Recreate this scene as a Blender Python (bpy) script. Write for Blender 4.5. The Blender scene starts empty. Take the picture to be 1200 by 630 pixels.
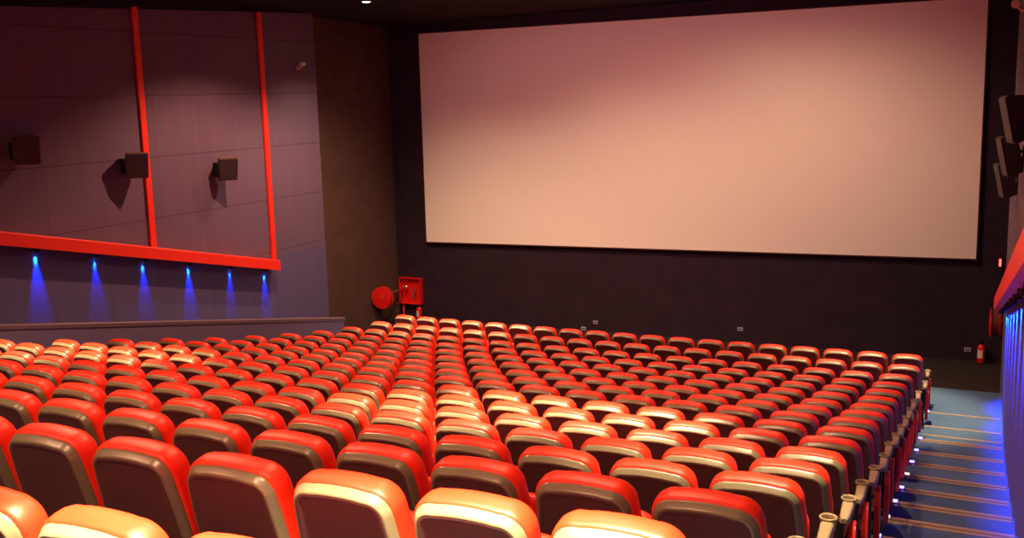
import bpy, bmesh, math, random
from mathutils import Vector, Matrix
random.seed(7)
C = bpy.context.scene.collection
PI = math.pi

# ------------------------------------------------------------------ materials
def lin(c):
    return tuple((v/255/12.92) if v/255 <= .04045 else ((v/255+.055)/1.055)**2.4 for v in c)

def mat(name, col, rough=.6, metal=0., spec=.5, emit=None, estr=0., coat=0., noise=0., nscale=8., bump=0., bscale=200.):
    m = bpy.data.materials.new(name); m.use_nodes = True
    nt = m.node_tree; b = nt.nodes['Principled BSDF']
    b.inputs['Base Color'].default_value = (*col, 1)
    b.inputs['Roughness'].default_value = rough
    b.inputs['Metallic'].default_value = metal
    b.inputs['Specular IOR Level'].default_value = spec
    b.inputs['Coat Weight'].default_value = coat
    if emit:
        b.inputs['Emission Color'].default_value = (*emit, 1)
        b.inputs['Emission Strength'].default_value = estr
    tc = nt.nodes.new('ShaderNodeTexCoord')
    if noise > 0:
        n = nt.nodes.new('ShaderNodeTexNoise'); n.inputs['Scale'].default_value = nscale
        n.inputs['Detail'].default_value = 4
        nt.links.new(tc.outputs['Object'], n.inputs['Vector'])
        r = nt.nodes.new('ShaderNodeMix'); r.data_type = 'RGBA'
        r.inputs[6].default_value = (*[v*(1-noise) for v in col], 1)
        r.inputs[7].default_value = (*[min(1, v*(1+noise)) for v in col], 1)
        nt.links.new(n.outputs['Fac'], r.inputs[0]); nt.links.new(r.outputs[2], b.inputs['Base Color'])
    if bump > 0:
        n2 = nt.nodes.new('ShaderNodeTexNoise'); n2.inputs['Scale'].default_value = bscale
        nt.links.new(tc.outputs['Object'], n2.inputs['Vector'])
        bp = nt.nodes.new('ShaderNodeBump'); bp.inputs['Strength'].default_value = bump
        bp.inputs['Distance'].default_value = .002
        nt.links.new(n2.outputs['Fac'], bp.inputs['Height']); nt.links.new(bp.outputs['Normal'], b.inputs['Normal'])
    return m

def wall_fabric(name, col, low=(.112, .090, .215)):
    """fabric cladding: fine vertical ribs in Y, horizontal panel joints in Z"""
    m = bpy.data.materials.new(name); m.use_nodes = True
    nt = m.node_tree; N = nt.nodes; L = nt.links; b = N['Principled BSDF']
    b.inputs['Roughness'].default_value = .75; b.inputs['Specular IOR Level'].default_value = .25
    tc = N.new('ShaderNodeTexCoord'); sp = N.new('ShaderNodeSeparateXYZ'); L.new(tc.outputs['Object'], sp.inputs[0])
    # ribs with irregular strength
    mp = N.new('ShaderNodeMapping'); mp.inputs['Scale'].default_value = (1, 11, .12); L.new(tc.outputs['Object'], mp.inputs[0])
    n = N.new('ShaderNodeTexNoise'); n.inputs['Scale'].default_value = 1.; n.inputs['Detail'].default_value = 3; L.new(mp.outputs[0], n.inputs['Vector'])
    n2 = N.new('ShaderNodeTexNoise'); n2.inputs['Scale'].default_value = .5; L.new(tc.outputs['Object'], n2.inputs['Vector'])
    mx = N.new('ShaderNodeMix'); mx.data_type = 'RGBA'
    L.new(n.outputs['Fac'], mx.inputs[0])
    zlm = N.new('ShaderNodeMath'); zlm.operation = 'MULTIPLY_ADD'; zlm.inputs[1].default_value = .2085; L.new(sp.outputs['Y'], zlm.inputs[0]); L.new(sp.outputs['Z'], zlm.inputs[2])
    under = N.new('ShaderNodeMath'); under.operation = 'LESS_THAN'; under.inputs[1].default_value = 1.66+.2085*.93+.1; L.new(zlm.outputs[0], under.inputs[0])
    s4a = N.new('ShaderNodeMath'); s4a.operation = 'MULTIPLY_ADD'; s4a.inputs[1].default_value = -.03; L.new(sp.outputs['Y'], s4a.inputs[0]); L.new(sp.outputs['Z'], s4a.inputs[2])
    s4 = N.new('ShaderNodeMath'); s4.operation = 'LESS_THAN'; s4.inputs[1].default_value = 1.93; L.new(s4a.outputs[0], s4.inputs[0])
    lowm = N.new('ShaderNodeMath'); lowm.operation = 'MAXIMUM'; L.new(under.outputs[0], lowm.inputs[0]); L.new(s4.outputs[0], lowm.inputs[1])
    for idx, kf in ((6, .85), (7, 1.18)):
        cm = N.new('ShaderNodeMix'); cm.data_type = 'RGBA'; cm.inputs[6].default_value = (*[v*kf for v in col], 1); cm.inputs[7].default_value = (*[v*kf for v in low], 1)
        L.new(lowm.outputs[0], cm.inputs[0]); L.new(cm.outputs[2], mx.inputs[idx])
    # joints every 1.12 m, tilted a little with the wall
    a = N.new('ShaderNodeMath'); a.operation = 'MULTIPLY_ADD'; a.inputs[1].default_value = -.03; L.new(sp.outputs['Y'], a.inputs[0]); L.new(sp.outputs['Z'], a.inputs[2])
    s = N.new('ShaderNodeMath'); s.operation = 'MULTIPLY_ADD'; s.inputs[1].default_value = 1/1.27; s.inputs[2].default_value = 10-5.86/1.27; L.new(a.outputs[0], s.inputs[0])
    f = N.new('ShaderNodeMath'); f.operation = 'FRACT'; L.new(s.outputs[0], f.inputs[0])
    g = N.new('ShaderNodeMath'); g.operation = 'GREATER_THAN'; g.inputs[1].default_value = .02; L.new(f.outputs[0], g.inputs[0])
    lo = N.new('ShaderNodeMath'); lo.operation = 'MAXIMUM'; L.new(under.outputs[0], lo.inputs[0]); L.new(s4.outputs[0], lo.inputs[1])
    g0 = g; g = N.new('ShaderNodeMath'); g.operation = 'MAXIMUM'; L.new(g0.outputs[0], g.inputs[0]); L.new(lo.outputs[0], g.inputs[1])
    m3 = N.new('ShaderNodeMix'); m3.data_type = 'RGBA'
    m3.inputs[6].default_value = (*[v*.6 for v in col], 1); L.new(g.outputs[0], m3.inputs[0]); L.new(mx.outputs[2], m3.inputs[7])
    L.new(m3.outputs[2], b.inputs['Base Color'])
    bp = N.new('ShaderNodeBump'); bp.inputs['Strength'].default_value = .4; bp.inputs['Distance'].default_value = .01
    L.new(n.outputs['Fac'], bp.inputs['Height']); L.new(bp.outputs['Normal'], b.inputs['Normal'])
    return m

M = dict(
    red=mat('red_vinyl', (.80, .026, .007), .45, spec=.38, bump=.25, bscale=260),
    shell=mat('shell_plastic', (.090, .034, .042), .6, spec=.25, noise=.15, nscale=14),
    rim=mat('bronze_plastic', (.165, .135, .085), .34, spec=.7),
    arm=mat('armrest_plastic', (.26, .19, .115), .42, spec=.5),
    cup=mat('cup_inside', (.05, .03, .02), .6),
    panel=mat('red_side_panel', (.90, .020, .014), .35),
    dark=mat('dark_metal', (.02, .02, .022), .45, metal=.6),
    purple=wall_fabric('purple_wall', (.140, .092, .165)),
    black=mat('black_wall', (.024, .013, .024), .85, spec=.2, noise=.35, nscale=2),
    blackw=mat('brown_black_wall', (.09, .05, .042), .85, spec=.2, noise=.3, nscale=2),
    ceil=mat('ceiling_black', (.018, .013, .014), .9, spec=.15),
    ledge=mat('red_ledge_paint', (.92, .028, .010), .45),
    screen=mat('screen_cloth', (.80, .73, .68), .85, spec=.1),
    frame=mat('screen_masking', (.06, .006, .008), .8),
    carpet=mat('stair_carpet', (.075, .128, .22), .95, spec=.1, noise=.25, nscale=30, bump=.4, bscale=300),
    tier=mat('seating_floor', (.05, .05, .062), .95, spec=.1, noise=.25, nscale=30),
    pit=mat('dark_floor', (.022, .014, .014), .7, noise=.3, nscale=5),
    brass=mat('nosing_brass', (.52, .38, .26), .35, metal=.4),
    nosegrip=mat('nosing_grip', (.20, .13, .09), .7),
    lowwall=mat('parapet_paint', (.15, .125, .24), .7, spec=.3, noise=.08, nscale=3),
    cap=mat('parapet_cap', (.13, .085, .125), .55),
    spk=mat('speaker_black', (.028, .020, .026), .55, noise=.1),
    spklit=mat('speaker_lit_brown', (.13, .085, .055), .5),  # lamplight on the left cabinets put into a brown tone
    white=mat('white_plastic', (.75, .68, .6), .4),
    bluelens=mat('blue_lens', (.05, .2, .9), .2, emit=(.05, .22, 1.), estr=20),
    stepled=mat('step_light_lens', (.8, .8, 1), .2, emit=(.14, .13, 1.), estr=8),
    stepwarm=mat('step_light_lens_white', (.9, .85, .8), .2, emit=(1, .85, .75), estr=1.2),
    lamp=mat('downlight_lens', (.9, .85, .7), .2, emit=(1, .78, .42), estr=40),
    hosered=mat('hose_red', (.72, .012, .012), .35),
    hose=mat('hose_rubber', (.16, .02, .018), .55),
    steel=mat('steel', (.6, .55, .52), .3, metal=.9),
    label=mat('label_white', (.7, .62, .6), .6),
    redlamp=mat('red_lamp_lens', (.8, .05, .03), .3, emit=(1, .06, .03), estr=6),
    plate=mat('socket_plate', (.42, .38, .55), .5),
)

# ------------------------------------------------------------------ helpers
def new_obj(name, bm, m, parent=None, smooth=False, angle=None):
    me = bpy.data.meshes.new(name); bmesh.ops.recalc_face_normals(bm, faces=bm.faces); bm.to_mesh(me); bm.free()
    ms = m if isinstance(m, (list, tuple)) else [m]
    for k in ms: me.materials.append(k)
    if smooth:
        for p in me.polygons: p.use_smooth = True
        if angle: me.set_sharp_from_angle(angle=math.radians(angle))
    o = bpy.data.objects.new(name, me); C.objects.link(o)
    if parent: o.parent = parent
    return o

def thing(name, label, cat, loc=(0, 0, 0), rz=0, group=None):
    o = bpy.data.objects.new(name, None); C.objects.link(o); o.location = loc; o.rotation_euler = (0, 0, rz)
    o.empty_display_size = .1
    return tag(o, label, cat, group)

def tag(o, label, cat, group=None):
    o['label'] = label; o['category'] = cat
    if group: o['group'] = group
    return o

def struct(name, bm, m, **k):
    o = new_obj(name, bm, m, **k); o['kind'] = 'structure'; return o

def box(bm, x0, x1, y0, y1, z0, z1, bev=0., mi=0, seg=2):
    vs = [bm.verts.new(p) for p in ((x0,y0,z0),(x1,y0,z0),(x1,y1,z0),(x0,y1,z0),(x0,y0,z1),(x1,y0,z1),(x1,y1,z1),(x0,y1,z1))]
    fs = [bm.faces.new([vs[i] for i in f]) for f in ((0,3,2,1),(4,5,6,7),(0,1,5,4),(1,2,6,5),(2,3,7,6),(3,0,4,7))]
    for f in fs: f.material_index = mi
    if bev:
        es = list({e for f in fs for e in f.edges})
        bmesh.ops.bevel(bm, geom=es, offset=bev, segments=seg, affect='EDGES', profile=.5)
    return vs

def prism(bm, poly, axis, a, b, mi=0):
    """poly of 2D points extruded along axis (0=x: poly is (y,z); 1=y: poly is (x,z); 2=z: poly is (x,y))"""
    def P(t, p):
        return {0: (t, p[0], p[1]), 1: (p[0], t, p[1]), 2: (p[0], p[1], t)}[axis]
    A = [bm.verts.new(P(a, p)) for p in poly]; B = [bm.verts.new(P(b, p)) for p in poly]
    n = len(poly); fs = []
    fs.append(bm.faces.new(A)); fs.append(bm.faces.new(B[::-1]))
    for i in range(n): fs.append(bm.faces.new([A[i], B[i], B[(i+1) % n], A[(i+1) % n]]))
    for f in fs: f.material_index = mi
    return fs

def rings(bm, rs, cap0=True, cap1=True, mi=0):
    R = [[bm.verts.new(p) for p in r] for r in rs]; n = len(rs[0]); fs = []
    for a, b in zip(R, R[1:]):
        for i in range(n): fs.append(bm.faces.new([a[i], a[(i+1) % n], b[(i+1) % n], b[i]]))
    if cap0: fs.append(bm.faces.new(R[0]))
    if cap1: fs.append(bm.faces.new(R[-1][::-1]))
    for f in fs: f.material_index = mi
    return R

def lathe(bm, prof, seg=20, M4=None, mi=0, cap=True):
    rs = [[(r*math.cos(2*PI*i/seg), r*math.sin(2*PI*i/seg), z) for i in range(seg)] for r, z in prof]
    if M4: rs = [[tuple(M4 @ Vector(p)) for p in r] for r in rs]
    return rings(bm, rs, cap, cap, mi)

def tube(bm, pts, r, seg=10, mi=0):
    pts = [Vector(p) for p in pts]; rs = []
    for i, p in enumerate(pts):
        d = (pts[min(i+1, len(pts)-1)] - pts[max(i-1, 0)]).normalized()
        up = Vector((0, 0, 1)) if abs(d.z) < .9 else Vector((1, 0, 0))
        a = d.cross(up).normalized(); b = d.cross(a)
        rs.append([tuple(p + r*(math.cos(2*PI*k/seg)*a + math.sin(2*PI*k/seg)*b)) for k in range(seg)])
    rings(bm, rs, mi=mi)

def copy_tree(o, parent=None):
    c = o.copy(); C.objects.link(c); c.parent = parent
    for ch in list(o.children): copy_tree(ch, c)
    return c

# ------------------------------------------------------------------ geometry of the hall (metres; x along the rows, y towards the screen)
CAM = (1.0690, -16.8924, 4.9669); YAW, PITCH, ROLL, FPX = .46637, .149156, -.026057, 1109.15
P = .93453; PW = .56
ZF = [0.0, 0.042, 0.114, 0.232, 0.374, 0.53, 0.696, 0.884, 1.078, 1.269, 1.471, 1.68, 1.91, 2.149, 2.399, 2.645, 2.812, 3.05, 3.30, 3.40]
OFF = [0.002, 0.013, -0.036, -0.044, -0.039, -0.026, -0.014, -0.001, 0.003, 0.037, 0.042, 0.042, 0.059, 0.06, 0.05, -0.01, -0.258]
XL, XR = -14.5, 1.47            # clad side walls
XLF, XRF = -14.95, 1.9          # bare black walls beside the screen
YF, YB = 7.15, -19.6
YC = 3.1                        # front end of the cladding
ZC = 7.95; PIT = -.72

def stepped(x0, x1, off, front):
    """solid flight of broad steps; step i starts (front edge) at y=-i*P+off"""
    top = [(front, ZF[0])]
    for i in range(1, 20):
        y = -i*P+off
        if y < YB: break
        top += [(y, ZF[i-1]), (y, ZF[i])]
    top.append((YB, top[-1][1]))
    poly = [(front, PIT-.1)] + top + [(YB, PIT-.1)]
    bm = bmesh.new(); prism(bm, poly, 0, x0, x1); return bm

struct('floor_seating', stepped(-10.42, .27, .66, 1.75), M['tier'])
struct('floor_aisle', stepped(.27, XR+.02, .10, 1.75), M['carpet'])
struct('floor_side_aisle', stepped(-11.5, -10.42, .10, 1.75), M['carpet'])
struct('floor_side_passage', stepped(XLF, -11.62, .10, 1.75), M['carpet'])
bm = bmesh.new(); box(bm, XLF-.3, XRF+.3, 1.75, YF+.3, PIT-.3, PIT); struct('floor', bm, M['pit'])
bm = bmesh.new(); box(bm, XLF-.3, XRF+.3, YB-.3, YF+.3, ZC, ZC+.3); struct('ceiling', bm, M['ceil'])
bm = bmesh.new(); box(bm, XLF-.3, XRF+.3, YF, YF+.3, PIT-.1, ZC); struct('wall_front', bm, M['black'])
bm = bmesh.new(); box(bm, XLF-.3, XRF+.3, YB-.3, YB, PIT-.1, ZC); struct('wall_back', bm, M['purple'])

def clad(x0, x1):
    bm = bmesh.new()
    prism(bm, [(YB, PIT-.1), (YC, PIT-.1), (YC, ZC), (YB, ZC)], 0, x0, x1); return bm
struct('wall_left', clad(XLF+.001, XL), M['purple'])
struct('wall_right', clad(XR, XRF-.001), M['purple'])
for nm, x0, x1, m in (('wall_left_front', XLF-.3, XLF, M['blackw']), ('wall_right_front', XRF, XRF+.3, M['black'])):
    bm = bmesh.new(); box(bm, x0, x1, YB, YF, PIT-.1, ZC); struct(nm, bm, m)
# dark band closing the cladding at the ceiling
def ztop(y): return 7.55 + .09*(y+2.73)
n_trim = [0]
def trim(bm, m, lab=None):
    n_trim[0] += 1; return struct('trim_%d' % n_trim[0], bm, m)
for x0, x1 in ((XL, XL+.05), (XR-.05, XR)):
    bm = bmesh.new(); prism(bm, [(YB, max(6.2, ztop(YB))), (YC+.0, ztop(YC)-.12), (YC, ZC-.002), (YB, ZC-.002)], 0, x0, x1); trim(bm, M['ceil'])

# red ledge on both side walls, following the rake
def zl(y): return 1.66 + .2085*(.93-y)          # underside of its face
def ledge(xw, s):
    bm = bmesh.new(); y1, y0 = .93, YB+.05
    w_ = .30 if s > 0 else .20; poly0 = [(0, 0), (w_, 0), (w_, .22), (w_-.03, .25), (0, .25)]
    rs = [[(xw + s*u, y, zl(y)+v) for u, v in poly0] for y in (y0, y1)]
    rings(bm, rs); return bm
trim(ledge(XL+.001, 1), M['ledge']); trim(ledge(XR-.001, -1), M['ledge'])
# red vertical strips up the cladding
for k in range(5):
    y = 1.02 - 3.70*k
    for xa, xb in ((XL+.001, XL+.06),):
        bm = bmesh.new(); box(bm, xa, xb, y-.075, y+.075, zl(y)+.24, max(6.2, ztop(y)-.10 if k == 0 else ztop(y)), .012); trim(bm, M['ledge'])

# parapet beside the left-hand aisle
def zp(y): return .90 + .180*(-.24-y)
PY1 = -.24
bm = bmesh.new()
prism(bm, [(YB+.02, PIT), (PY1, PIT), (PY1, zp(PY1)-.07), (YB+.02, zp(YB)-.07)], 0, -11.619, -11.501)
struct('wall_parapet', bm, M['lowwall'])
bm = bmesh.new()
rs = [[(x, y, zp(y)+v) for x, v in ((-11.645, -.07), (-11.475, -.07), (-11.475, -.012), (-11.487, 0), (-11.633, 0), (-11.645, -.012))] for y in (YB+.02, PY1+.02)]
rings(bm, rs); trim(bm, M['cap'])

# ------------------------------------------------------------------ screen
scr = thing('projection_screen', 'large blank pale cinema screen on the dark front wall', 'screen', (-6.43, YF-.12, 0))
def curve_screen(bm, x0, x1, z0l, z0r, z1l, z1r, y, th, n=24):
    rs = []
    for i in range(n+1):
        t = i/n; x = x0+(x1-x0)*t; zz0 = z0l+(z0r-z0l)*t; zz1 = z1l+(z1r-z1l)*t
        rs.append([(x, y, zz0), (x, y, zz1), (x, y+th, zz1), (x, y+th, zz0)])
    rings(bm, rs)
x0, x1 = -13.80+6.43, .925+6.43
bm = bmesh.new(); curve_screen(bm, x0, x1, 1.64, 1.70, 7.68, 7.51, 0, .03); new_obj('screen_surface', bm, M['screen'], scr)
bm = bmesh.new()
b_ = .03
for a in ((x0-b_, x0), (x1, x1+b_)): box(bm, a[0], a[1], -.012, .10, 1.62, 7.70 if a[0] < 0 else 7.53)
fs = prism(bm, [(x0-b_, 1.61), (x1+b_, 1.67), (x1+b_, 1.70), (x0-b_, 1.64)], 1, -.012, .10)
prism(bm, [(x0-b_, 7.68), (x1+b_, 7.51), (x1+b_, 7.54), (x0-b_, 7.71)], 1, -.012, .10)
new_obj('masking_frame', bm, M['frame'], scr)

# ------------------------------------------------------------------ cinema seat
def outline(inset, n=15):
    """closed outline of the back in its own plane: (u, v), v measured down from the top"""
    half = [(0, 0), (.045, .0008), (.09, .0035), (.125, .0085)]
    cx, cy, R = .138, .115, .106
    for i in range(n-3):
        t = math.radians(-82 + 80*i/(n-4)); half.append((cx+R*math.cos(t), cy+R*math.sin(t)))
    half += [(.2495, .17), (.256, .26), (.261, .36), (.262, .46), (.255, .58), (.240, .66), (.215, .70)]
    pts = half + [(-u, v) for u, v in reversed(half[1:])]
    if inset:
        out = []
        N = len(pts)
        for i, (u, v) in enumerate(pts):
            a = Vector(pts[i-1]); b = Vector(pts[(i+1) % N]); d = (b-a)
            if d.length < 1e-6: d = Vector((1, 0))
            d.normalize(); nrm = Vector((-d.y, d.x))      # points inward for this winding
            q = Vector((u, v)) + nrm*inset; out.append((q.x, q.y))
        pts = out
    return pts
REC = math.radians(14)
TOPZ = 1.0
def plane_pt(u, v, w):
    """u lateral, v down the back, w forward of the back's rear plane"""
    y = v*math.sin(REC) + w*math.cos(REC); z = TOPZ - .025 - v*math.cos(REC) + w*math.sin(REC)
    return (u, y-.03, z)
def ring(inset, w, bulge=0): return [plane_pt(u, v, w + bulge) for u, v in outline(inset)]

def make_seat():
    t = thing('cinema_seat', 'x', 'seat')
    bm = bmesh.new()      # red padded back, wrapped round the shell
    rings(bm, [ring(.016, -.002), ring(.006, .004), ring(.001, .018), ring(0, .045), ring(.003, .078), ring(.014, .104), ring(.040, .120), ring(.060, .122)])
    new_obj('backrest', bm, M['red'], t, True)
    bm = bmesh.new()      # bronze edge of the shell
    rings(bm, [ring(.012, .006), ring(.012, -.004), ring(.017, -.012), ring(.027, -.030), ring(.031, -.035), ring(.036, -.0375), ring(.041, -.037)], cap0=False, cap1=False)
    new_obj('shell_rim', bm, M['rim'], t, True)
    bm = bmesh.new()      # dark rear shell
    rings(bm, [ring(.040, -.035), ring(.043, -.0365), ring(.058, -.036), ring(.061, -.034), ring(.065, -.033)], cap0=False)
    new_obj('back_shell', bm, M['shell'], t, True)
    bm = bmesh.new()      # tipped-up seat cushion
    rs = []
    for w, ins in ((0, .02), (.012, .004), (.05, 0), (.085, .006), (.105, .03)):
        A, B = .235-ins, .21-ins; r = []
        for k in range(28):
            a = 2*PI*k/28; cx, sx = math.cos(a), math.sin(a)
            u = A*math.copysign(abs(cx)**.4, cx); v = B*math.copysign(abs(sx)**.4, sx)
            th = math.radians(14)
            r.append((u, .285 + w*math.cos(th) - v*math.sin(th)*-1, .52 + v*math.cos(th) + w*math.sin(th)*-1))
        rs.append(r)
    rings(bm, rs); new_obj('seat_cushion', bm, M['red'], t, True)
    a = armrest(.285, t)
    side(.285, t, False)
    return t

def armrest(x, t):
    bm = bmesh.new()
    rs = []
    for y, hw, z0, z1 in ((.19, .016, .575, .600), (.21, .024, .560, .606), (.25, .030, .555, .610), (.36, .033, .548, .612), (.43, .036, .540, .614), (.455, .033, .540, .612)):
        rs.append([(x-hw, y, z0), (x-hw, y, z1-.008), (x-hw+.008, y, z1), (x+hw-.008, y, z1), (x+hw, y, z1-.008), (x+hw, y, z0)])
    rings(bm, rs); a = new_obj('armrest', bm, M['arm'], t, True, 40)
    bm = bmesh.new()
    T = Matrix.Translation((x, .495, .53))
    lathe(bm, [(.030, 0), (.037, .02), (.044, .075), (.050, .083), (.051, .092), (.046, .098), (.040, .095), (.037, .085), (.033, .03), (.030, .012)], 20, T)
    c = new_obj('cup_holder', bm, M['arm'], a, True)
    bm = bmesh.new(); lathe(bm, [(.0345, .031), (.0345, .033)], 20, T); new_obj('cup_base', bm, M['cup'], a)
    return a

def side(x, t, end):
    bm = bmesh.new()
    if end:     # red upholstered end panel facing the aisle
        prism(bm, [(.30, .03), (.47, .03), (.46, .20), (.46, .42), (.44, .50), (.34, .50), (.31, .42)], 0, x+.028, x+.070)
        bmesh.ops.bevel(bm, geom=list(bm.edges), offset=.007, segments=2, affect='EDGES')
        new_obj('side_panel', bm, M['panel'], t, True, 40)
    bm = bmesh.new()
    box(bm, x-.022, x+.022, .26, .36, .02, .555, .006); box(bm, x-.035, x+.035, .20, .44, 0, .02, .004)
    new_obj('support_leg', bm, M['dark'], t)

seat0 = make_seat()
ORD = ['front', 'second', 'third', 'fourth', 'fifth', 'sixth', 'seventh', 'eighth', 'ninth', 'tenth', 'eleventh', 'twelfth', 'thirteenth',
       'fourteenth', 'fifteenth', 'sixteenth', 'seventeenth', 'eighteenth', 'nineteenth']
FIRST = [0]*11 + [1, 4, 7, 9, 12, 15]
def curv(x): return .0028*((x+5)**2-25)
used = False
for i in range(17):
    for j in range(FIRST[i], 19):
        if i == 16 and j > 17: continue
        if not used: s = seat0; used = True
        else: s = copy_tree(seat0)
        x = (j-18)*PW + OFF[i]; y = -i*P + curv(x)
        if i < 1: y += 0
        s.location = (x, y, ZF[i]); s.rotation_euler = (0, 0, .0056*(x+5))
        row = 'front row' if i == 0 else ORD[i] + ' row from screen'
        k = 18-j
        if k == 0: pos = 'end seat on the right aisle'
        elif j == 0: pos = 'far end seat beside the left parapet'
        else: pos = ORD[k] + ' seat from the right aisle'
        s['label'] = 'dark-backed red cinema seat, %s, %s' % (row, pos)
        s['group'] = 'red cinema seats in the ' + row
        if j == 18:
            armp = [c for c in s.children if c.name.startswith('armrest')][0]
            armp.location.x = .03
            side(.30, s, True) if i == 0 else None
        if j == 0 and i < 11:
            pass
# end panels and left-hand armrests: shared meshes
e0 = [o for o in C.objects if o.type == 'EMPTY' and o.get('label', '').find('front row, end seat') > 0][0]
pan = [c for c in e0.children if c.name.startswith('side_panel')][0]
for o in [c for c in e0.children if c.name.startswith('support_leg')][1:]: bpy.data.objects.remove(o)
for s in [o for o in C.objects if o.type == 'EMPTY' and 'end seat on the right' in o.get('label', '') and o is not e0]:
    c = pan.copy(); C.objects.link(c); c.parent = s
first = None
for s in [o for o in C.objects if o.type == 'EMPTY' and 'far end seat' in o.get('label', '')]:
    if first is None:
        first = armrest(-.285, s)
    else: copy_tree(first, s)

# ------------------------------------------------------------------ aisle nosings and step lights
def nosing(y, z, label, thin=False):
    t = thing('stair_nosing', label, 'stair nosing', (.88, y, z), 0, 'metal nosings on the aisle steps')
    d = .035 if thin else .12
    bm = bmesh.new(); box(bm, -.54, .565, -.012-d, .012, 0, .006, .002); box(bm, -.54, .565, .001, .012, -.035, 0)
    new_obj('metal_strip', bm, M['brass'], t)
    if not thin:
        bm = bmesh.new(); box(bm, -.54, .565, -.085, -.045, .0061, .009); new_obj('grip_insert', bm, M['nosegrip'], t)
    return t
LED = {0: 'b', 2: 'b', 3: 'b', 4: 'b', 5: 'w', 6: 'b', 7: 'b', 8: 'w', 9: 'b'}
for i in range(0, 12):
    y = -i*P + .10
    w = 'lowest aisle step' if i == 0 else ORD[i] + ' aisle step from the bottom'
    nosing(y, ZF[i], 'tan metal nosing strip across the ' + w, thin=i < 2)
    if i in LED:
        b = LED[i] == 'b'
        t = thing('step_light', ('small glowing blue' if b else 'small dull white') + ' step light on the ' + w,
                  'step light', (.30, y-.03, ZF[i]), 0, 'step lights along the seating')
        bm = bmesh.new(); box(bm, 0, .075, -.04, .03, 0, .02, .006); new_obj('housing', bm, M['steel'], t)
        bm = bmesh.new(); box(bm, .010, .066, -.034, .022, .0201, .032, .005); new_obj('lens', bm, M['stepled'] if b else M['stepwarm'], t)
nosing(-1.30, ZF[1], 'thin tan metal strip lying between the second and third aisle steps', True)

# ------------------------------------------------------------------ blue wall spots under the ledges
def add_spot(name, loc, target, energy, col, size, blend, rad=.05):
    l = bpy.data.lights.new(name, 'SPOT'); l.energy = energy; l.color = col; l.spot_size = math.radians(size); l.spot_blend = blend; l.shadow_soft_size = rad
    o = bpy.data.objects.new(name, l); C.objects.link(o); o.location = loc
    d = Vector(target)-Vector(loc); o.rotation_euler = d.to_track_quat('-Z', 'Y').to_euler(); return o
bl = None
BLE = [1.0, .45, .55, .85, .4, .5]
LY = [.66, -.50, -1.75, -2.98, -4.15, -5.42, -6.65, -7.9, -9.1]
LEN = [.55, .4, .9, .6, .5, 1.1, .8, .8, .8]
for side_, xw, s in (('left', XL, 1), ('right', XR, -1)):
    for k, y in enumerate(LY):
        if side_ == 'left' and k > 6: continue
        x = xw + s*.085; z = zl(y) - .002
        w = 'nearest the screen' if k == 0 else ORD[k] + ' from the screen'
        t = thing('wall_spotlight', 'blue spotlight under the red ledge, %s wall, %s' % (side_, w), 'spotlight', (x, y, z), 0, 'blue spotlights under the %s ledge' % side_)
        bm = bmesh.new(); lathe(bm, [(.045, 0), (.045, -.045), (.038, -.055), (.034, -.055), (.032, -.03)], 16); new_obj('housing', bm, M['dark'], t, True, 40)
        bm = bmesh.new(); lathe(bm, [(.030, -.034), (.030, -.045)], 16); new_obj('lens', bm, M['bluelens'], t)
        add_spot('blue_spot', (x, y, z-.06), (x - s*(.13 if s > 0 else .50), y, z-1.06), (LEN[k]*330 if s > 0 else 1100), (.001, .045, 1.), 30 if s > 0 else 74, .8, .02)
        add_spot('blue_core', (x, y, z-.06), (x - s*.55, y, z-1.06), LEN[k]*260, (.005, .20, 1.), 24, .7, .02)

# ------------------------------------------------------------------ speakers
def speaker(x, y, z, s, label, grp):
    """s=+1: hangs on the left wall and looks to +x"""
    t = thing('wall_speaker', label, 'speaker', (x, y, z), 0, grp)
    bm = bmesh.new()
    # cabinet: wedge tapering to the back, tilted downwards and turned towards the audience
    T = Matrix.Translation((s*(.28 if s > 0 else .145), 0, 0)) @ Matrix.Rotation(s*math.radians(-28 if s > 0 else -8), 4, 'Z') @ Matrix.Rotation(s*math.radians(12), 4, 'Y')
    q = 1.12; dp = .16 if s > 0 else .095; f = [(-.20*q, -.23*q), (.20*q, -.23*q), (.20*q, .23*q), (-.20*q, .23*q)]
    def R(u, k, tz): return [tuple(T @ Vector((s*u, a*k, b*tz))) for a, b in f]
    rings(bm, [R(-dp, .62, .86), R(dp, 1, 1)])
    bmesh.ops.bevel(bm, geom=list(bm.edges), offset=.012, segments=2, affect='EDGES')
    cab = new_obj('cabinet', bm, M['spklit' if s > 0 else 'spk'], t)
    bm = bmesh.new(); g = [(-.205, -.24), (.205, -.24), (.205, .24), (-.205, .24)]
    rings(bm, [[tuple(T @ Vector((s*u, a, b))) for a, b in g] for u in (dp+.001, dp+.014)])
    bmesh.ops.bevel(bm, geom=list(bm.edges), offset=.005, segments=1, affect='EDGES')
    new_obj('grille', bm, M['spk'], t)
    bm = bmesh.new(); box(bm, *sorted((0, s*.02)), -.11, .11, -.20, .12, .004)
    tube(bm, [(s*.01, 0, -.14), (s*.12, 0, -.17), (s*.20, .02, -.14)], .018); tube(bm, [(s*.01, 0, .05), (s*.14, 0, .04)], .02)
    new_obj('bracket', bm, M['dark'], t)
    return t
for k, (y, z) in enumerate(((-.66, 4.22), (-3.20, 4.42), (-5.60, 4.80))):
    nm = ['nearest the screen', 'between the other two', 'farthest from the screen'][k]
    speaker(XL, y, z, 1, 'black boxy speaker hung on the purple left wall, ' + nm, 'speakers on the left wall')
    yr, zr = ((-1.5, 4.03), (-3.4, 4.45), (-5.5, 4.92))[k]
    speaker(XR, yr, zr, -1, 'dark boxy speaker hung on the right wall, ' + nm, 'speakers on the right wall')

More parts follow.
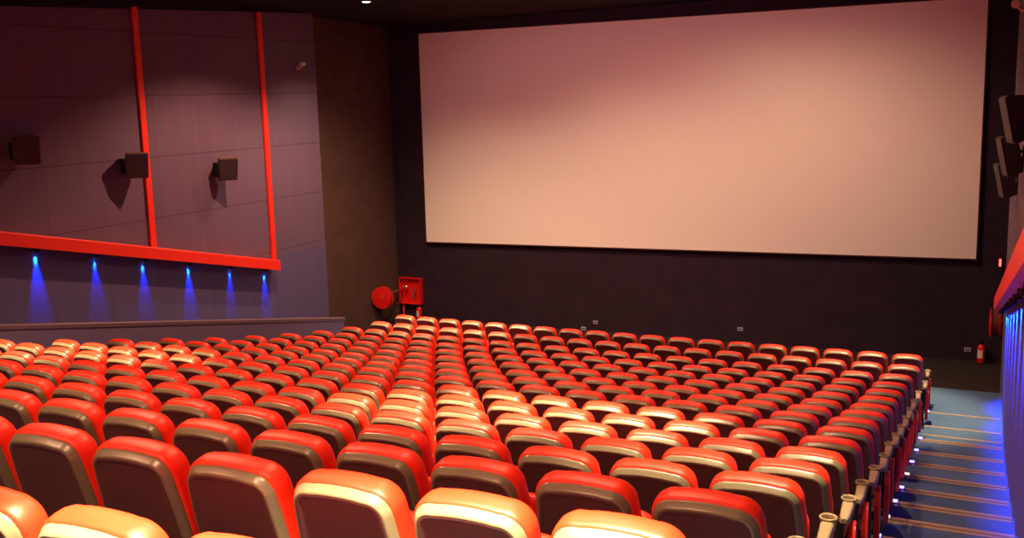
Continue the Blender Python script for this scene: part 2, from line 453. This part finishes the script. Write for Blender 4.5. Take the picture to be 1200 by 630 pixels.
# small white cameras / sensors on brackets
def sensor(x, y, z, s, label):
    t = thing('security_camera', label, 'camera', (x, y, z))
    bm = bmesh.new(); tube(bm, [(0, 0, 0), (s*.10, 0, .0), (s*.16, 0, .06)], .016); lathe(bm, [(.05, 0), (.05, .015)], 16, Matrix.Rotation(s*PI/2, 4, 'Y')); new_obj('bracket', bm, M['white'], t, True, 40)
    bm = bmesh.new(); T = Matrix.Translation((s*.17, -.02, .09)) @ Matrix.Rotation(math.radians(100), 4, 'X')
    lathe(bm, [(.03, -.09), (.05, -.08), (.055, .07), (.045, .09)], 16, T); new_obj('body', bm, M['white'], t, True, 40)
sensor(XL, 2.38, 6.55, 1, 'small white camera on a bracket high on the left wall')
sensor(XR, -3.0, 6.25, -1, 'small white camera high on the right wall above the speakers')

# ------------------------------------------------------------------ hose reels and extinguishers
def hose_reel(loc, rz, label, swing=0., rx=-.13, ry=-1.05):
    t = thing('fire_hose_reel', label, 'fire hose', loc, rz)
    # back box on the wall (local -y faces the hall)
    bm = bmesh.new()
    W, H, D = .76, .80, .16
    box(bm, -W/2, W/2, -.02, 0, -H/2, H/2); box(bm, -W/2, -W/2+.02, -D, -.02, -H/2, H/2); box(bm, W/2-.02, W/2, -D, -.02, -H/2, H/2)
    box(bm, -W/2+.02, W/2-.02, -D, -.02, H/2-.02, H/2); box(bm, -W/2+.02, W/2-.02, -D, -.02, -H/2, -H/2+.02)
    new_obj('cabinet', bm, M['hosered'], t)
    bm = bmesh.new(); tube(bm, [(-.30, -.06, -H/2-.72), (-.30, -.06, -H/2+.02)], .03)
    tube(bm, [(-.30, -.06, -.15), (-.30, -.10, .0), (-.22, -.12, .18)], .025); new_obj('supply_pipe', bm, M['hosered'], t, True)
    bm = bmesh.new(); lathe(bm, [(.05, 0), (.06, .02), (.06, .05), (.035, .07), (.03, .12)], 14, Matrix.Translation((-.12, -.13, .12)) @ Matrix.Rotation(PI/2, 4, 'X'))
    new_obj('valve', bm, M['steel'], t, True, 40)
    bm = bmesh.new(); tube(bm, [(.10, -.10, -.25), (.13, -.12, -.05), (.18, -.12, .08)], .028); lathe(bm, [(.035, 0), (.03, .05), (.015, .14)], 12, Matrix.Translation((.10, -.12, -.18)))
    new_obj('nozzle', bm, M['steel'], t, True, 40)
    # reel on its swing arm, turned out to the left of the box
    T = Matrix.Translation((rx, ry, 0)) @ Matrix.Rotation(swing, 4, 'Z') @ Matrix.Rotation(PI/2, 4, 'X')
    bm = bmesh.new()
    for zz in (-.09, .075): lathe(bm, [(.30, zz), (.32, zz+.004), (.32, zz+.012), (.30, zz+.016)], 32, T)
    lathe(bm, [(.08, -.10), (.09, -.09), (.09, .09), (.08, .10)], 20, T)
    r = new_obj('reel', bm, M['hosered'], t, True, 40)
    bm = bmesh.new(); N = 40
    for kk, zz in enumerate((-.055, -.018, .019, .056)):
        rs = []
        for a in range(N):
            an = 2*PI*a/N
            rs.append([tuple(T @ Vector(((.255+.024*math.cos(b))*math.cos(an), (.255+.024*math.cos(b))*math.sin(an), zz+.018*math.sin(b)))) for b in [2*PI*q/8 for q in range(8)]])
        R_ = [[bm.verts.new(p) for p in r_] for r_ in rs]
        for a in range(N):
            for b in range(8): bm.faces.new([R_[a][b], R_[a][(b+1) % 8], R_[(a+1) % N][(b+1) % 8], R_[(a+1) % N][b]])
    tube(bm, [tuple(T @ Vector((.25, -.02, 0))), (rx+.12, ry*.6, -.30), (-.30, -.25, -.30), (-.30, -.13, -.10)], .02)
    new_obj('hose', bm, M['hose'], r, True)
    bm = bmesh.new(); tube(bm, [(-.34, -.13, .02), (-.38, -.30, .02), (rx-.06, ry*.8, .02), tuple(T @ Vector((0, 0, 0)))], .022); new_obj('swing_arm', bm, M['steel'], t, True)
    return t
hose_reel((-14.44, 7.13, .12), 0, 'red fire hose reel swung out beside its open red box, left of the screen', math.radians(5), -.17, -1.35)
hose_reel((1.88, 4.95, .66), -PI/2, 'red fire hose reel half hidden behind the end of the right red ledge', math.radians(3), .05, -.53)

def extinguisher(loc, label, h=.5):
    t = thing('fire_extinguisher', label, 'fire extinguisher', loc)
    bm = bmesh.new(); r = .085
    lathe(bm, [(r*.85, 0), (r, .015), (r, h*.72), (r*.88, h*.80), (r*.5, h*.86), (r*.32, h*.88), (r*.32, h*.92)], 20); new_obj('cylinder', bm, M['hosered'], t, True, 50)
    bm = bmesh.new(); lathe(bm, [(.03, h*.90), (.03, h*.96)], 12); box(bm, -.015, .015, -.11, .02, h*.96, h*.98); box(bm, -.015, .015, -.10, .02, h*1.0, h*1.02); box(bm, -.012, .012, -.005, .02, h*.96, h*1.0)
    new_obj('valve_handle', bm, M['dark'], t)
    bm = bmesh.new(); tube(bm, [(.03, 0, h*.92), (.10, 0, h*.86), (.115, -.01, h*.6), (.108, -.02, h*.25)], .012); new_obj('discharge_hose', bm, M['dark'], t, True)
    bm = bmesh.new()
    rr = r+.001; rs = [[(rr*math.cos(a), rr*math.sin(a), zz) for zz in (h*.25, h*.62)] for a in [PI*1.12+PI*.5*k/10 for k in range(11)]]
    V = [[bm.verts.new(p) for p in q] for q in rs]
    for a, b in zip(V, V[1:]): bm.faces.new([a[0], b[0], b[1], a[1]])
    new_obj('paper_label', bm, M['label'], t)
extinguisher((-14.05, 6.85, PIT), 'red fire extinguisher on the floor under the red hose box', .46)
extinguisher((1.13, 6.93, PIT+.02), 'red fire extinguisher by the front wall at the foot of the right aisle', .50)
bm = bmesh.new(); box(bm, 1.04, 1.22, 6.83, 7.03, PIT, PIT+.02, .004); tag(new_obj('extinguisher_stand', bm, M['dark']), 'low black stand beneath the right fire extinguisher', 'stand')

for k, (x, z, nm) in enumerate(((-8.84, -.66, 'lowest one'), (-8.48, -.46, 'beside and above the lowest one'), (-4.47, -.36, 'alone under the middle of the screen'), (.84, -.46, 'beside the right fire extinguisher'))):
    t = thing('wall_socket', 'small pale socket plate on the dark front wall, ' + nm, 'socket', (x, YF, z), 0, 'sockets under the screen')
    bm = bmesh.new(); box(bm, -.07, .07, -.015, 0, -.045, .045, .004); new_obj('plate', bm, M['plate'], t)
    bm = bmesh.new(); box(bm, -.05, -.005, -.019, -.015, -.02, .02); box(bm, .005, .05, -.019, -.015, -.02, .02); new_obj('outlet', bm, M['spk'], t)
t = thing('indicator_lamp', 'small glowing red lamp on the dark wall right of the screen', 'lamp', (1.425, YF+.002, 1.62))
bm = bmesh.new(); box(bm, -.05, .05, -.03, 0, -.11, .11, .01); new_obj('housing', bm, M['dark'], t)
bm = bmesh.new(); box(bm, -.022, .022, -.05, -.03, -.085, .085, .008); new_obj('lens', bm, M['redlamp'], t)

# ------------------------------------------------------------------ ceiling downlights: the hall's lamps, plus an added grid of fill floods
WARM = (1., .50, .28)
def downlight(x, y, watts, size, blend, label, col=WARM, tx=0, ty=0, rad=.08):
    t = thing('ceiling_downlight', label, 'ceiling light', (x, y, ZC), 0, 'round downlights in the black ceiling')
    bm = bmesh.new(); lathe(bm, [(.13, 0), (.14, -.01), (.135, -.02), (.11, -.02), (.10, -.005)], 24, cap=False); new_obj('trim_ring', bm, M['dark'], t, True, 40)
    bm = bmesh.new(); lathe(bm, [(.098, -.012), (.098, -.004)], 24); new_obj('lens', bm, M['lamp'], t)
    add_spot('downlight_beam', (x, y, ZC-.06), (x+tx, y+ty, 0), watts, col, size, blend, rad)
HAL = (1., .80, .44)
LAMPS = [
    # x, y, watts, cone, blend, aim x, aim y, colour
    (-12.1, 2.05, 1500, 125, .9, .6, .6, (1., .65, .39)), (-3.0, 2.1, 1050, 150, .8, 0, 1.5, (1., .65, .39)), (-7.6, 2.6, 800, 120, .9, 0, 1.5, (1., .65, .39)),
    (-8.9, .0, 12000, 38, .5, 0, 0, HAL), (-.5, -.2, 4500, 34, .6, 0, 0, HAL),
    (-9.0, -9.3, 8500, 40, .5, 0, 0, HAL), (-2.5, -9.8, 9000, 41, .5, 0, 0, HAL), (-.25, -15.45, 17000, 48, .45, 0, 0, HAL),
    (.1, -11.5, 3000, 36, .6, 0, 0, HAL),
]
for xx, yy, ww in ((-11.2, -1.0, 1500), (-11.2, -11, 350), (-11.2, -17.5, 250), (-6.5, -4, 1000), (-6.5, -11, 1100), (-6.5, -17.5, 1100), (-1.8, -4, 900), (-1.8, -11, 900), (-1.8, -17.5, 1000)):
    LAMPS.append((xx, yy, ww, 130, .5, 0, 0, WARM))  # wide floods added as general fill over the hall
for k, (x, y, w, s, b, tx, ty, col) in enumerate(LAMPS):
    lab = 'glowing round ceiling downlight left of the screen' if k == 0 else 'unseen round downlight in the black ceiling, above the seats around row %s' % ORD[max(0, min(18, int(-y/P)))]
    if k > 0: lab = 'unseen round ceiling downlight %.1f metres from the right wall above the %s row' % (XR-x, ORD[max(0, min(18, int(round(-y/P))))])
    downlight(x, y, w, s, b, lab, tx=tx, ty=ty, col=col)
# added fill spots without fixtures, washing the screen from ceiling height
for k, (x, y) in enumerate(((-10.5, -2.0), (-6.4, -2.5), (-2.3, -2.0))):
    add_spot('screen_fill', (x, y, ZC-.10), (x*.9-.6, YF, 2.2), 470, (1., .46, .44), 92, .75, .15)

# ------------------------------------------------------------------ world, camera, colour
w = bpy.data.worlds.new('dim_room'); w.use_nodes = True; bpy.context.scene.world = w
w.node_tree.nodes['Background'].inputs[0].default_value = (.30, .2, .35, 1)
w.node_tree.nodes['Background'].inputs[1].default_value = .0

cd = bpy.data.cameras.new('camera'); co = bpy.data.objects.new('camera', cd); C.objects.link(co)
cd.sensor_width = 36; cd.lens = FPX*36/1200; cd.clip_start = .02
f = Vector((-math.sin(YAW)*math.cos(PITCH), math.cos(YAW)*math.cos(PITCH), -math.sin(PITCH)))
r = Vector((math.cos(YAW), math.sin(YAW), 0)); u = r.cross(f)
c, s = math.cos(ROLL), math.sin(ROLL)
r2 = c*r + s*u; u2 = -s*r + c*u
m = Matrix((r2, u2, -f)).transposed().to_4x4(); m.translation = Vector(CAM); co.matrix_world = m
sc = bpy.context.scene; sc.camera = co
sc.view_settings.view_transform = 'Standard'; sc.view_settings.look = 'None'
sc.view_settings.gamma = 1; sc.view_settings.use_curve_mapping = False; sc.view_settings.exposure = 0
sc.cycles.use_denoising = True
sc.cycles.max_bounces = 6; sc.cycles.diffuse_bounces = 4; sc.cycles.glossy_bounces = 3
sc.cycles.sample_clamp_indirect = 4
